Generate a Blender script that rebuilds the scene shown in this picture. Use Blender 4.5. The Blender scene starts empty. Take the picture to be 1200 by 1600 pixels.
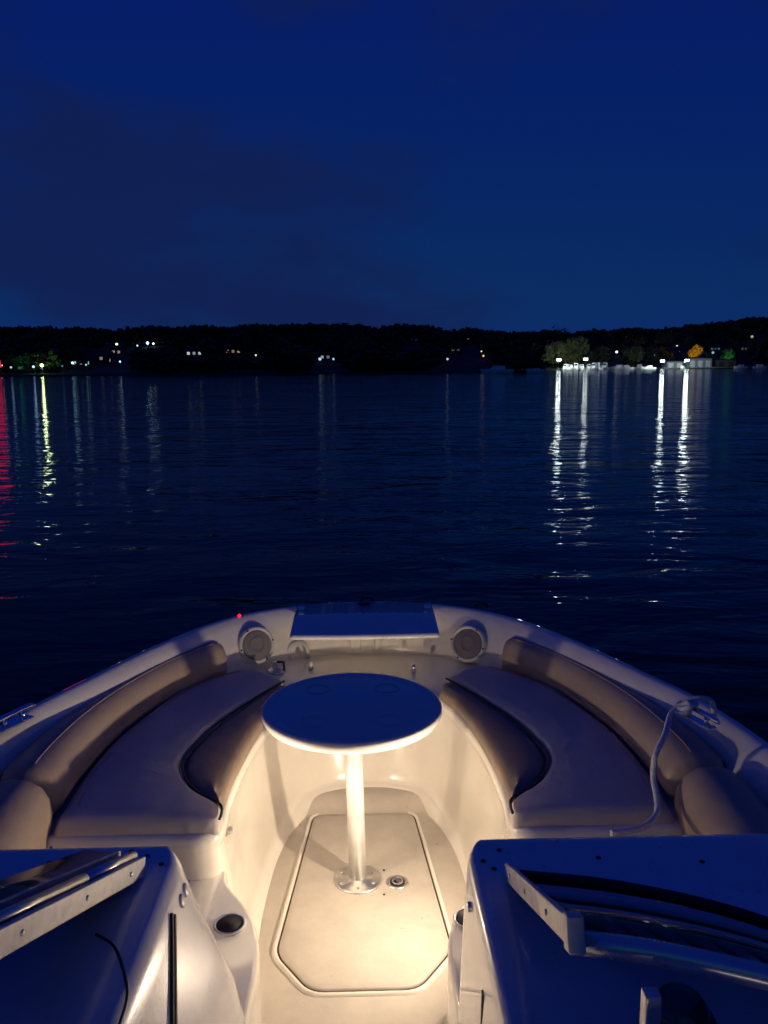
import bpy, bmesh, math, random
from mathutils import Vector, Matrix, Euler, noise
R = math.radians
random.seed(7)
S = bpy.context.scene
COL = S.collection

# ------------------------------------------------------------------ camera
CAMZ = 2.0
cd = bpy.data.cameras.new('camera'); cam = bpy.data.objects.new('camera', cd); COL.objects.link(cam)
cd.sensor_fit = 'VERTICAL'; cd.sensor_height = 24.0; cd.lens = 24.0*1294/1600
cd.clip_start = 0.05; cd.clip_end = 6000
PITCH, YAW, ROLL = R(9.9), R(1.45), R(0.4)
cam.location = (0, 0, CAMZ)
CM = Matrix.Rotation(-YAW, 3, 'Z') @ Matrix.Rotation(R(90)-PITCH, 3, 'X') @ Matrix.Rotation(-ROLL, 3, 'Z')
cam.rotation_euler = CM.to_euler()
S.camera = cam

def ray(px, py):
    return CM @ Vector(((px-600)/1294, -(py-800)/1294, -1.0))
def at_z(px, py, z):            # photo pixel -> point at height z
    d = ray(px, py); t = (z-CAMZ)/d.z
    return Vector((d.x*t, d.y*t, z))
def at_y(px, py, y):            # photo pixel -> point at distance y
    d = ray(px, py); t = y/d.y
    return Vector((d.x*t, y, CAMZ+d.z*t))

# ------------------------------------------------------------------ world: dusk sky
W = bpy.data.worlds.new('World'); S.world = W; W.use_nodes = True
nt = W.node_tree; N = nt.nodes; L = nt.links
bg = N['Background']; bg.inputs[1].default_value = 0.1
sk = N.new('ShaderNodeTexSky'); sk.sky_type = 'NISHITA'; sk.sun_disc = False
sk.sun_elevation = R(25); sk.sun_rotation = R(180)
def vm(op, a, b):
    n = N.new('ShaderNodeVectorMath'); n.operation = op
    for i, q in enumerate((a, b)):
        if isinstance(q, tuple): n.inputs[i].default_value = q
        else: L.new(q, n.inputs[i])
    return n.outputs[0]
# white balance of a night exposure: warm end suppressed, blue held level over the sky
tint = vm('ADD', vm('MULTIPLY', sk.outputs[0], (0.0045, 0.031, -0.035)), (0.008, 0.030, 1.50))

OX, OY = 7.0, 7.0
tc = N.new('ShaderNodeTexCoord')
mp = N.new('ShaderNodeMapping'); mp.inputs['Scale'].default_value = (1.0, 1.0, 2.6); mp.inputs['Location'].default_value = (OX, OY, .4)
L.new(tc.outputs['Generated'], mp.inputs[0])
nz = N.new('ShaderNodeTexNoise'); nz.inputs['Scale'].default_value = 2.3; nz.inputs['Detail'].default_value = 5; nz.inputs['Roughness'].default_value = .5
L.new(mp.outputs[0], nz.inputs[0])
cr = N.new('ShaderNodeMapRange'); cr.interpolation_type = 'SMOOTHSTEP'
cr.inputs[1].default_value = .45; cr.inputs[2].default_value = .62; cr.inputs[3].default_value = 0; cr.inputs[4].default_value = .8
L.new(nz.outputs[0], cr.inputs[0])
mx = N.new('ShaderNodeMix'); mx.data_type = 'RGBA'
L.new(cr.outputs[0], mx.inputs[0]); L.new(tint, mx.inputs[6]); mx.inputs[7].default_value = (.062, .135, .75, 1)
L.new(mx.outputs[2], bg.inputs[0])

S.view_settings.view_transform = 'Standard'; S.view_settings.look = 'None'
S.view_settings.exposure = 0; S.view_settings.gamma = 1; S.view_settings.use_curve_mapping = False
S.cycles.use_denoising = True; S.cycles.max_bounces = 10; S.cycles.diffuse_bounces = 5; S.cycles.glossy_bounces = 5
S.cycles.sample_clamp_indirect = 6; S.cycles.caustics_reflective = False; S.cycles.caustics_refractive = False
S.cycles.use_light_tree = True

# ------------------------------------------------------------------ materials
def mat(name, col, rough=.5, metal=0, coat=0, emis=None, es=0, noise_amt=0, nscale=20, bump=0, bscale=200, spec=.5, dark=None, trans=0, bdist=.001):
    m = bpy.data.materials.new(name); m.use_nodes = True
    n = m.node_tree.nodes; l = m.node_tree.links; b = n['Principled BSDF']
    b.inputs['Base Color'].default_value = (*col, 1); b.inputs['Roughness'].default_value = rough
    b.inputs['Metallic'].default_value = metal; b.inputs['Coat Weight'].default_value = coat
    b.inputs['Specular IOR Level'].default_value = spec; b.inputs['Transmission Weight'].default_value = trans
    if emis: b.inputs['Emission Color'].default_value = (*emis, 1); b.inputs['Emission Strength'].default_value = es
    if noise_amt or bump:
        t = n.new('ShaderNodeTexCoord')
    if noise_amt:
        z = n.new('ShaderNodeTexNoise'); z.inputs['Scale'].default_value = nscale; z.inputs['Detail'].default_value = 6
        z.inputs['Roughness'].default_value = .65
        l.new(t.outputs['Object'], z.inputs[0])
        r = n.new('ShaderNodeMix'); r.data_type = 'RGBA'
        d = dark or tuple(c*(1-noise_amt) for c in col)
        r.inputs[6].default_value = (*d, 1); r.inputs[7].default_value = (*col, 1)
        q = n.new('ShaderNodeMapRange'); q.inputs[1].default_value = .35; q.inputs[2].default_value = .6
        l.new(z.outputs[0], q.inputs[0]); l.new(q.outputs[0], r.inputs[0]); l.new(r.outputs[2], b.inputs['Base Color'])
        q2 = n.new('ShaderNodeMapRange'); q2.inputs[3].default_value = min(1, rough*1.35); q2.inputs[4].default_value = rough*.85
        l.new(z.outputs[0], q2.inputs[0]); l.new(q2.outputs[0], b.inputs['Roughness'])
    if bump:
        z = n.new('ShaderNodeTexNoise'); z.inputs['Scale'].default_value = bscale; z.inputs['Detail'].default_value = 4
        l.new(t.outputs['Object'], z.inputs[0])
        bp = n.new('ShaderNodeBump'); bp.inputs['Strength'].default_value = bump; bp.inputs['Distance'].default_value = bdist
        l.new(z.outputs[0], bp.inputs['Height']); l.new(bp.outputs[0], b.inputs['Normal'])
    return m
M = {}
M['gel'] = mat('gelcoat', (.82, .77, .68), .17, coat=.8, noise_amt=.07, nscale=5, bump=.25, bscale=3, bdist=.004)
M['deckgel'] = mat('deck_gelcoat', (.80, .80, .79), .22, coat=.8, noise_amt=.12, nscale=7, bump=.25, bscale=260)
M['floor'] = mat('nonskid', (.53, .48, .41), .42, noise_amt=.12, nscale=9, bump=.5, bscale=420)
M['vinyl'] = mat('vinyl', (.56, .50, .45), .52, noise_amt=.10, nscale=6, bump=.45, bscale=16, bdist=.008)
M['vinyl2'] = mat('vinyl_taupe', (.42, .32, .245), .40, noise_amt=.12, nscale=6, bump=.45, bscale=14, bdist=.008)
M['vinyl3'] = mat('vinyl_brown', (.25, .185, .145), .42, noise_amt=.12, nscale=6, bump=.45, bscale=14, bdist=.008)
M['welt'] = mat('welt', (.03, .025, .03), .5)
M['rubber'] = mat('rubber', (.02, .018, .02), .6, noise_amt=.3)
M['alu'] = mat('aluminium', (.80, .79, .76), .3, metal=1, noise_amt=.15, nscale=30)
M['frame'] = mat('frame_paint', (.74, .70, .60), .35, noise_amt=.25, nscale=35, coat=.2)
M['chrome'] = mat('chrome', (.85, .85, .86), .08, metal=1)
M['grille'] = mat('speaker_grille', (.20, .18, .19), .6, bump=.8, bscale=350, bdist=.003)
M['plastic'] = mat('white_plastic', (.62, .60, .58), .35)
M['black'] = mat('black_plastic', (.012, .012, .014), .3)
M['glass'] = mat('smoked_glass', (.05, .06, .08), .04, spec=.6, coat=.5)
def clear_glass(name, tint, refl=1.0):
    m = bpy.data.materials.new(name); m.use_nodes = True; n = m.node_tree.nodes; l = m.node_tree.links
    n.remove(n['Principled BSDF']); t = n.new('ShaderNodeBsdfTransparent'); t.inputs[0].default_value = (*tint, 1)
    g = n.new('ShaderNodeBsdfGlossy'); g.inputs['Roughness'].default_value = .03; fr = n.new('ShaderNodeFresnel'); fr.inputs[0].default_value = 1.5
    x = n.new('ShaderNodeMixShader'); l.new(fr.outputs[0], x.inputs[0]); l.new(t.outputs[0], x.inputs[1]); l.new(g.outputs[0], x.inputs[2])
    l.new(x.outputs[0], n['Material Output'].inputs['Surface']); return m
M['pane'] = clear_glass('windshield_glass', (.80, .84, .86))
M['polewhite'] = mat('anodised_tube', (.78, .77, .74), .28, metal=.45, noise_amt=.08, nscale=30)
M['railalu'] = mat('rail_alu', (.62, .66, .72), .24, metal=.75, noise_amt=.1, nscale=20)
M['rope'] = mat('rope_fibre', (.78, .77, .76), .8, noise_amt=.3, nscale=200, bump=1, bscale=300, bdist=.004)
M['lens_warm'] = mat('lens_warm', (1, .8, .55), .4, emis=(1, .70, .40), es=60)
M['lens_red'] = mat('lens_red', (.8, .02, .02), .3, emis=(1, .01, .004), es=2.5)
M['hull'] = mat('hull_gelcoat', (.55, .55, .56), .2, coat=.5, noise_amt=.1)
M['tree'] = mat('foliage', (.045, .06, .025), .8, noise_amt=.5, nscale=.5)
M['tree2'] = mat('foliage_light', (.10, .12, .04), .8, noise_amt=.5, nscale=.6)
M['bark'] = mat('bark', (.06, .045, .035), .9, noise_amt=.4, nscale=3)
M['soil'] = mat('soil', (.03, .035, .02), 1, noise_amt=.5, nscale=.1)
M['siding'] = mat('siding', (.10, .09, .08), .8, noise_amt=.3, nscale=1)
M['roof'] = mat('roof_shingle', (.03, .028, .028), .9, noise_amt=.3, nscale=2)
M['pale'] = mat('pale_wall', (.26, .31, .36), .7, noise_amt=.2, nscale=.6)
M['dark'] = mat('dark_wood', (.04, .035, .03), .8, noise_amt=.3, nscale=2)
M['boatwhite'] = mat('boat_white', (.75, .77, .78), .3, noise_amt=.1, nscale=1)
M['boatglass'] = mat('boat_glass', (.02, .03, .04), .1)
M['post'] = mat('post_steel', (.25, .26, .27), .5, metal=.6, noise_amt=.2, nscale=4)

EM = {}
def emat(col, s):
    k = (col, s)
    if k not in EM: EM[k] = mat('lamp_glow', (.9, .9, .9), .5, emis=col, es=s)
    return EM[k]

def add_dirt(m, scale, lo, hi, col):
    n = m.node_tree.nodes; l = m.node_tree.links; b = n['Principled BSDF']; src = b.inputs['Base Color'].links[0].from_socket
    t = n.new('ShaderNodeTexCoord'); fac = None
    for sc, a0, a1 in ((scale, lo, hi), (scale*.11, .50, .72)):
        z = n.new('ShaderNodeTexNoise'); z.inputs['Scale'].default_value = sc; z.inputs['Detail'].default_value = 4; l.new(t.outputs['Object'], z.inputs[0])
        q = n.new('ShaderNodeMapRange'); q.inputs[1].default_value = a0; q.inputs[2].default_value = a1; l.new(z.outputs[0], q.inputs[0])
        if fac is None: fac = q.outputs[0]
        else:
            k = n.new('ShaderNodeMath'); k.operation = 'MULTIPLY'; l.new(fac, k.inputs[0]); l.new(q.outputs[0], k.inputs[1]); fac = k.outputs[0]
    x = n.new('ShaderNodeMix'); x.data_type = 'RGBA'; l.new(fac, x.inputs[0]); l.new(src, x.inputs[6]); x.inputs[7].default_value = (*col, 1); l.new(x.outputs[2], b.inputs['Base Color'])
add_dirt(M['floor'], 48, .62, .74, (.30, .24, .17))
add_dirt(M['deckgel'], 60, .60, .72, (.22, .21, .20))

# ------------------------------------------------------------------ mesh helpers
def link(name, me, m, parent=None):
    o = bpy.data.objects.new(name, me); COL.objects.link(o)
    if m is not None and not me.materials: me.materials.append(m)
    if parent is not None: o.parent = parent
    return o
def mesh(name, v, f, m, parent=None, smooth=True, sub=0, bevel=0, flip=False):
    me = bpy.data.meshes.new(name); me.from_pydata([tuple(p) for p in v], [], f)
    bm = bmesh.new(); bm.from_mesh(me); bmesh.ops.remove_doubles(bm, verts=bm.verts, dist=1e-5)
    bmesh.ops.recalc_face_normals(bm, faces=bm.faces)
    if flip: bmesh.ops.reverse_faces(bm, faces=bm.faces)
    bm.to_mesh(me); bm.free()
    for p in me.polygons: p.use_smooth = smooth
    o = link(name, me, m, parent)
    if bevel:
        b = o.modifiers.new('b', 'BEVEL'); b.width = bevel; b.segments = 3; b.limit_method = 'ANGLE'; b.angle_limit = R(35); b.harden_normals = True
    if sub:
        s = o.modifiers.new('s', 'SUBSURF'); s.levels = sub; s.render_levels = sub
    return o
def empty(name, loc=(0, 0, 0), rz=0):
    o = bpy.data.objects.new(name, None); COL.objects.link(o); o.location = loc; o.rotation_euler = (0, 0, rz); o.empty_display_size = .1
    return o
def tag(o, label=None, cat=None, group=None, kind=None):
    if label: o['label'] = label
    if cat: o['category'] = cat
    if group: o['group'] = group
    if kind: o['kind'] = kind
    return o
def cr_spline(P, n, closed=False):
    P = [Vector(p) for p in P]; out = []
    m = len(P)
    segs = m if closed else m-1
    # arc-length weighted sampling
    pts = []
    for i in range(segs):
        p1 = P[i]; p2 = P[(i+1) % m]
        p0 = P[i-1] if (closed or i > 0) else p1*2-p2
        p3 = P[(i+2) % m] if (closed or i+2 < m) else p2*2-p1
        for k in range(24):
            t = k/24
            pts.append(.5*((2*p1)+(p2-p0)*t+(2*p0-5*p1+4*p2-p3)*t*t+(3*p1-p0-3*p2+p3)*t**3))
    pts.append(P[0] if closed else P[-1])
    d = [0]
    for a, b in zip(pts, pts[1:]): d.append(d[-1]+(b-a).length)
    j = 0
    cnt = n if not closed else n+1
    for i in range(cnt):
        s = d[-1]*i/(cnt-1)
        while j < len(d)-2 and d[j+1] < s: j += 1
        t = (s-d[j])/max(1e-9, d[j+1]-d[j]); out.append(pts[j].lerp(pts[j+1], min(1, max(0, t))))
    if closed: out.pop()
    return out
def grid(rows, closed_r=False, closed_c=False):
    v = [p for r in rows for p in r]; n = len(rows[0]); f = []
    for i in range(len(rows) - (0 if closed_r else 1)):
        a = i*n; b = ((i+1) % len(rows))*n
        for j in range(n - (0 if closed_c else 1)):
            k = (j+1) % n; f.append((a+j, a+k, b+k, b+j))
    return v, f
def tube(pts, r, seg=10, closed=False, cap=True):
    pts = [Vector(p) for p in pts]; rows = []; up = Vector((0, 0, 1)); n = len(pts)
    prev = None
    for i, p in enumerate(pts):
        if closed: t = (pts[(i+1) % n]-pts[i-1]).normalized()
        else: t = (pts[min(i+1, n-1)]-pts[max(i-1, 0)]).normalized()
        if prev is None:
            a = t.cross(up)
            if a.length < .1: a = t.cross(Vector((1, 0, 0)))
            a.normalize()
        else:
            a = (prev-t*prev.dot(t)).normalized()
        prev = a; b = t.cross(a); rr = r[i] if isinstance(r, (list, tuple)) else r
        rows.append([p+(a*math.cos(2*math.pi*k/seg)+b*math.sin(2*math.pi*k/seg))*rr for k in range(seg)])
    v, f = grid(rows, closed_r=closed, closed_c=True)
    if cap and not closed:
        f.append(tuple(range(seg))[::-1]); f.append(tuple(range((n-1)*seg, n*seg)))
    return v, f
def lathe(prof, seg=32, axis=None, org=(0, 0, 0)):
    rows = [[Vector((r*math.cos(2*math.pi*k/seg), r*math.sin(2*math.pi*k/seg), z)) for k in range(seg)] for r, z in prof]
    v, f = grid(rows, closed_c=True)
    if prof[0][0] > 1e-4: f.append(tuple(range(seg))[::-1])
    if prof[-1][0] > 1e-4: f.append(tuple(range((len(prof)-1)*seg, len(prof)*seg)))
    if axis is not None:
        q = Vector((0, 0, 1)).rotation_difference(Vector(axis)); v = [q @ p for p in v]
    o = Vector(org); return [p+o for p in v], f
def box(c, s, rot=None):
    c = Vector(c); v = []
    for x in (-1, 1):
        for y in (-1, 1):
            for z in (-1, 1):
                p = Vector((x*s[0]/2, y*s[1]/2, z*s[2]/2))
                if rot is not None: p = rot @ p
                v.append(c+p)
    return v, [(0, 1, 3, 2), (4, 6, 7, 5), (0, 4, 5, 1), (2, 3, 7, 6), (0, 2, 6, 4), (1, 5, 7, 3)]
def join(*parts):
    V = []; F = []
    for v, f in parts:
        b = len(V); V += list(v); F += [tuple(i+b for i in q) for q in f]
    return V, F
def bar(a, b, w, h, up=(0, 0, 1)):
    a = Vector(a); b = Vector(b); t = (b-a).normalized(); s = t.cross(Vector(up)).normalized(); u = s.cross(t)
    v = [p+s*sx*w/2+u*su*h/2 for p in (a, b) for sx, su in ((-1, -1), (1, -1), (1, 1), (-1, 1))]
    return v, [(3, 2, 1, 0), (4, 5, 6, 7), (0, 1, 5, 4), (1, 2, 6, 5), (2, 3, 7, 6), (3, 0, 4, 7)]
def prism(poly, z0, z1):
    n = len(poly); v = [Vector((x, y, z0)) for x, y in poly]+[Vector((x, y, z1)) for x, y in poly]
    f = [tuple(range(n))[::-1], tuple(range(n, 2*n))]+[(i, (i+1) % n, n+(i+1) % n, n+i) for i in range(n)]
    return v, f

# ------------------------------------------------------------------ WATER
def water_material():
    m = bpy.data.materials.new('lake_water'); m.use_nodes = True
    n = m.node_tree.nodes; l = m.node_tree.links; b = n['Principled BSDF']
    b.inputs['Base Color'].default_value = (.0012, .0015, .004, 1)
    b.inputs['Roughness'].default_value = .045; b.inputs['IOR'].default_value = 1.21
    g = n.new('ShaderNodeNewGeometry')
    hs = []
    for sc, sx, det, amp, rot in ((.5, .55, 2, .10, 6), (1.7, .5, 3, .052, -9), (6.5, .5, 3, .0095, 4)):
        mp = n.new('ShaderNodeMapping'); mp.inputs['Scale'].default_value = (sx, 1, 1); mp.inputs['Rotation'].default_value = (0, 0, R(rot))
        l.new(g.outputs['Position'], mp.inputs[0])
        z = n.new('ShaderNodeTexNoise'); z.inputs['Scale'].default_value = sc; z.inputs['Detail'].default_value = det; z.inputs['Roughness'].default_value = .5
        z.inputs['Distortion'].default_value = .6
        l.new(mp.outputs[0], z.inputs[0])
        q = n.new('ShaderNodeMath'); q.operation = 'MULTIPLY'; q.inputs[1].default_value = amp; l.new(z.outputs[0], q.inputs[0]); hs.append(q.outputs[0])
    a = hs[0]
    for h in hs[1:]:
        q = n.new('ShaderNodeMath'); q.operation = 'ADD'; l.new(a, q.inputs[0]); l.new(h, q.inputs[1]); a = q.outputs[0]
    z = n.new('ShaderNodeTexNoise'); z.inputs['Scale'].default_value = .07; z.inputs['Detail'].default_value = 3; l.new(g.outputs['Position'], z.inputs[0])
    q = n.new('ShaderNodeMapRange'); q.inputs[1].default_value = .35; q.inputs[2].default_value = .65; q.inputs[3].default_value = .6; q.inputs[4].default_value = 1.45; l.new(z.outputs[0], q.inputs[0])
    k = n.new('ShaderNodeMath'); k.operation = 'MULTIPLY'; l.new(a, k.inputs[0]); l.new(q.outputs[0], k.inputs[1]); a = k.outputs[0]
    bp = n.new('ShaderNodeBump'); bp.inputs['Strength'].default_value = 1; bp.inputs['Distance'].default_value = 1.0
    l.new(a, bp.inputs['Height']); l.new(bp.outputs[0], b.inputs['Normal'])
    return m
M['water'] = water_material()
v, f = grid([[Vector((x, y, 0)) for x in (-2500, -900, -300, -60, -1.3, 1.3, 60, 300, 900, 2500)] for y in (-1200, -300, -60, 0, 10, 60, 300, 900, 2500)])
tag(mesh('water', v, f, M['water'], smooth=False), kind='structure')

# ------------------------------------------------------------------ FAR SHORE
def sst(a, b, x):
    t = min(1, max(0, (x-a)/(b-a))); return t*t*(3-2*t)
def y_shore(x):
    return 262+5*noise.noise(Vector((x*.02, 0, 3)))+(x < -200)*0 + 218*sst(52, 80, x)
SKY = [(-3000, 500), (-200, 508), (0, 510), (100, 511), (200, 513), (300, 511), (400, 510), (450, 506), (500, 505), (600, 509), (660, 507), (680, 513), (705, 517), (745, 514), (790, 518), (860, 517), (890, 519), (910, 515), (960, 515), (1000, 514), (1040, 511), (1080, 507), (1120, 501), (1160, 498), (1200, 493), (1400, 475), (4000, 470)]
def skyline(px):
    for (a, ya), (b, yb) in zip(SKY, SKY[1:]):
        if a <= px <= b: return ya+(yb-ya)*(px-a)/(b-a)
    return 500
def px_of(x, y):
    p = CM.transposed() @ Vector((x, y, 0)); return 600+1294*p.x/-p.z
def ground(x, y):
    ys = y_shore(x); d = y-ys
    if d < 0: return -1.5 + max(-1, d*.1)+1.4*math.exp(d/2)
    yr = ys+170; s = yr/170
    px = px_of(x, yr); top = at_y(min(1500, max(-300, px)), skyline(px), yr).z-7.5
    h = .55+.02*min(d, 12)+max(0, top-1)*sst(15, 172, d)
    return h+.5*noise.noise(Vector((x*.03, y*.03, 0)))*sst(10, 60, d)
xs = [-1400, -1100, -850, -650, -500]+[-400+8*i for i in range(106)]+[480, 560, 700, 900, 1200, 1500]
rows = []
for x in xs:
    ys = y_shore(x); rows.append([Vector((x, ys+d, ground(x, ys+d))) for d in (-12, -3, -1, 0, .3, 2, 6, 12, 22, 35, 50, 70, 90, 110, 130, 150, 172, 200, 260, 400, 800)])
v, f = grid(rows); tag(mesh('hillside', v, f, M['soil']), kind='structure')

# lights read from the far bank: px, py, height class, colour, strength, radius
CY = (.45, .85, 1.0); WH = (.88, 1.0, .93); WM = (1.0, .72, .42); GR = (.80, 1.0, .45); BL = (.30, .6, 1.0); OR = (1, .42, .06)

def foliage(seed, rx, rz, n, leaf):
    rnd = random.Random(seed); V = []; F = []
    cl = []
    for i in range(9):
        a = rnd.uniform(0, 6.28); rr = rnd.uniform(.15, .62); h = rnd.uniform(-.6, .75)
        cl.append((Vector((math.cos(a)*rr*rx, math.sin(a)*rr*rx, h*rz*.8)), rnd.uniform(.34, .52)))
    for i in range(n):
        c, s = cl[i % 9]
        d = Vector((rnd.gauss(0, 1), rnd.gauss(0, 1), rnd.gauss(0, 1))).normalized()*rnd.uniform(.55, 1.05)**.6
        p = c+Vector((d.x*s*rx, d.y*s*rx, d.z*s*rz))
        a = Vector((rnd.gauss(0, 1), rnd.gauss(0, 1), rnd.gauss(0, 1))).normalized(); b = a.orthogonal().normalized()
        q = leaf*rnd.uniform(.6, 1.3); k = len(V)
        V += [p-a*q, p+b*q*.7, p+a*q, p-b*q*.7]; F.append((k, k+1, k+2, k+3))
    return V, F
# anchor points of all far lights (used to keep the view to them clear of trees)
HL = []   # (name, point)
def far(px, py, dist): p = at_y(px, py, dist); return p

LAMPS = [ # px, py, dist, colour, strength, radius, label
 (66, 571, 277, GR, 420, .42, 'brightest yellow-green lamp at the waterside on the far left shore', 'lamp'),
 (53, 573, 275, BL, 90, .34, 'small blue lamp just left of the brightest left-shore lamp', 'lamp'),
 (18, 574, 280, CY, 25, .34, 'cyan lamp among green lit shrubs near the left frame edge', 'lamp'),
 (3, 571, 285, WM, 60, .34, 'yellow lamp at the very left edge of the shore', 'lamp'),
 (114, 567, 300, CY, 90, .40, 'bright white lamp with cyan tinge right of the green lit shrubs', 'lamp'),
 (98, 572, 285, BL, 8, .28, 'dim blue lamp left of the cyan-white lamp', 'lamp'),
 (135, 570, 290, CY, 30, .28, 'small pale lamp right of the cyan-white lamp', 'lamp'),
 (188, 565, 300, CY, 80, .30, 'single white lamp low on the slope below the two hillside lamps', 'lamp'),
 (183, 538, 380, GR, 90, .50, 'greenish lamp beside the warm lit gable, high on left slope', 'lamp'),
 (215, 540, 380, CY, 50, .36, 'small mint lamp left of the brightest hillside pair', 'lamp'),
 (231, 536, 385, CY, 260, .52, 'brightest blue-white lamp high on the left hillside', 'lamp'),
 (240, 537, 390, WH, 120, .40, 'white lamp close to the right of the brightest hillside lamp', 'lamp'),
 (400, 555, 330, WM, 40, .34, 'lone warm lamp on the dark slope left of centre', 'lamp'),
 (500, 561, 320, CY, 26, .55, 'wide mint lamp low on the central slope', 'lamp'),
 (521, 561, 320, BL, 34, .40, 'blue lamp to the right of the wide mint one', 'lamp'),
 (645, 541, 390, CY, 22, .45, 'single cyan lamp up the slope right of centre', 'lamp'),
 (699, 561, 320, WH, 20, .42, 'dim white lamp low on the slope near the headland', 'lamp'),
 (731, 529, 420, BL, 10, .4, 'faint blue lamp below the notch in the treeline', 'lamp'),
 (752, 549, 340, WH, 30, .3, 'small white lamp above the orange one', 'lamp'),
 (755, 556, 335, OR, 40, .4, 'small orange lamp near the headland tip', 'lamp'),
 (963, 550, 560, WH, 60, .8, 'round pale green lamp above the moored boats between two lit trees', 'lamp'),
 (1022, 554, 540, BL, 30, .6, 'small blue lamp left of the third floodlight', 'lamp'),
 (1057, 541, 590, WM, 40, .7, 'upper of two peach lamps between the right floodlights', 'lamp'),
 (1061, 551, 570, WM, 34, .7, 'lower of two peach lamps between the right floodlights', 'lamp'),
 (1113, 551, 540, CY, 14, .8, 'dim cyan lamp right of the orange lit tree', 'lamp'),
 (1133, 558, 520, WM, 34, .6, 'small lamp in front of the green lit tree', 'lamp'),
 (1174, 526, 600, WM, 12, .95, 'solitary peach lamp high on the right hill', 'lamp'),
]
FLOODS = [ # px, py
 (873, 562, 900, 'first floodlight mast from the left, brightest, beside the big round tree'),
 (915, 561, 420, 'second floodlight mast, standing among the moored boats'),
 (1035, 564, 600, 'third floodlight mast, left one of the right-hand pair'),
 (1073, 563, 850, 'fourth floodlight mast, in front of the pale boathouse')]
for q in LAMPS: HL.append(far(q[0], q[1], q[2]))
for px, py, s, lb in FLOODS: HL.append(far(px, py, 456))

HOUSES = [ # px, py (of lit window), dist, colour, strength, windows, label
 (184, 543, 395, WM, 1.6, 3, 'house with warm lit gable high on the left slope'),
 (165, 563, 330, WM, 1.3, 2, 'small house with two warm windows below the warm gable'),
 (153, 560, 325, WM, .5, 2, 'dim lit house left of the two warm windows'),
 (126, 567, 308, CY, .9, 3, 'house washed in cyan light on the left waterside'),
 (181, 550, 360, WM, .5, 2, 'faintly lit house under the warm gable house'),
 (303, 552, 350, WH, .55, 3, 'dim grey house on the left slope with three windows'),
 (364, 549, 350, WM, .4, 3, 'faint house right of the dim grey one'),
 (508, 558, 335, WH, .3, 2, 'house behind the mint and blue lamps on the central slope'),
 (712, 546, 360, WM, .12, 2, 'barely lit house near the notch'),
 (1163, 545, 560, WM, .12, 2, 'barely lit house under the right hill'),
 (1118, 545, 560, CY, .14, 3, 'barely lit long house right of the orange lit tree')]
for q in HOUSES:
    HL.append(far(q[0], q[1], q[2]))
HLa = [(p.x/p.y, p.y, (p.z-CAMZ)/p.y) for p in HL]

# forest mass
def blocked(x, y, ztop, w):
    u = x/y; sl = (ztop-CAMZ)/y
    for (a, yy, z) in HLa:
        if y < yy-1 and abs(u-a) < (w+1.3)/y and sl > z-.004: return True
    # marina front kept open
    if x > 62 and y < 520 and u < .62 : return True
    return False
protos = [foliage(40+i, 1, 1, 110, .24) for i in range(7)]
FV = []; FF = []
rnd = random.Random(3)
def put(x, y, w, h):
    V, F = protos[rnd.randrange(7)]; b = len(FV); g = ground(x, y); a = rnd.uniform(0, 6.28); ca, sa = math.cos(a), math.sin(a)
    for p in V: FV.append((x+(p.x*ca-p.y*sa)*w, y+(p.x*sa+p.y*ca)*w, g+h*.55+p.z*h*.5))
    for q in F: FF.append(tuple(i+b for i in q))
cnt = 0
for i in range(9000):
    x = rnd.uniform(-330, 440); d = rnd.choice((rnd.uniform(2, 180), rnd.uniform(2, 60), rnd.uniform(140, 185)))
    ys = y_shore(x); y = ys+d
    u = x/y
    if u < -.60 or u > .66: continue
    w = rnd.uniform(3.6, 5.6); h = rnd.uniform(6.4, 7.8)+2.2*noise.noise(Vector((x*.045, 0, 7))) if d > 20 else rnd.uniform(3.5, 7)
    if blocked(x, y, ground(x, y)+h, w): continue
    put(x, y, w, h); cnt += 1
    if cnt > 3400: break
for i in range(500):   # sparse continuation outside the frame
    x = rnd.choice((rnd.uniform(-900, -330), rnd.uniform(440, 1000))); y = y_shore(x)+rnd.uniform(120, 185)
    put(x, y, rnd.uniform(6, 10), rnd.uniform(9, 13))
forest = mesh('forest', FV, FF, M['tree'], smooth=False); tag(forest, 'dark wooded hillside mass across the far shore', kind='stuff')

# single trees that can be told apart
def tree(px, base, top, dist, wpx, m, label, n=420, seed=1, group=None):
    b = at_y(px, base, dist); t = at_y(px, top, dist); x = b.x; g = ground(x, dist)
    H = max(3, t.z-g); w = wpx/2/1294*dist
    r = empty('tree', (x, dist, g)); tag(r, label, 'tree', group)
    V, F = foliage(seed, w*1.15, H*.5, n, max(.22, w*.11)); mesh('crown', [p+Vector((0, 0, H*.56)) for p in V], F, m, r, smooth=False)
    pts = [(0, 0, -.3), (.1, 0, H*.2), (-.1, .1, H*.45), (.1, 0, H*.7)]
    a = tube(pts, [H*.03, H*.025, H*.018, H*.008], 7)
    br = [tube([(0, 0, H*.3), (math.cos(k*2.1)*w*.5, math.sin(k*2.1)*w*.5, H*(.55+.05*k))], [H*.014, H*.005], 5) for k in range(3)]
    v, f = join(a, *br); mesh('trunk', v, f, M['bark'], r)
    return r
T2 = M['tree2']
tree(872, 574, 509, 600, 26, M['tree'], 'dark rounded tree standing above the treeline over the first floodlight', 420, 11)
tree(747, 570, 510, 440, 20, M['tree'], 'dark tree rising over the treeline right of the notch', 420, 12)
tree(665, 570, 506, 440, 16, M['tree'], 'dark pointed tree on the ridge left of the notch', 420, 13)
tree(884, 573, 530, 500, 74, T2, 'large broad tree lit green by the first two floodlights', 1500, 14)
tree(988, 572, 540, 515, 32, T2, 'round tree lit olive behind the moored boats', 700, 15)
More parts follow.
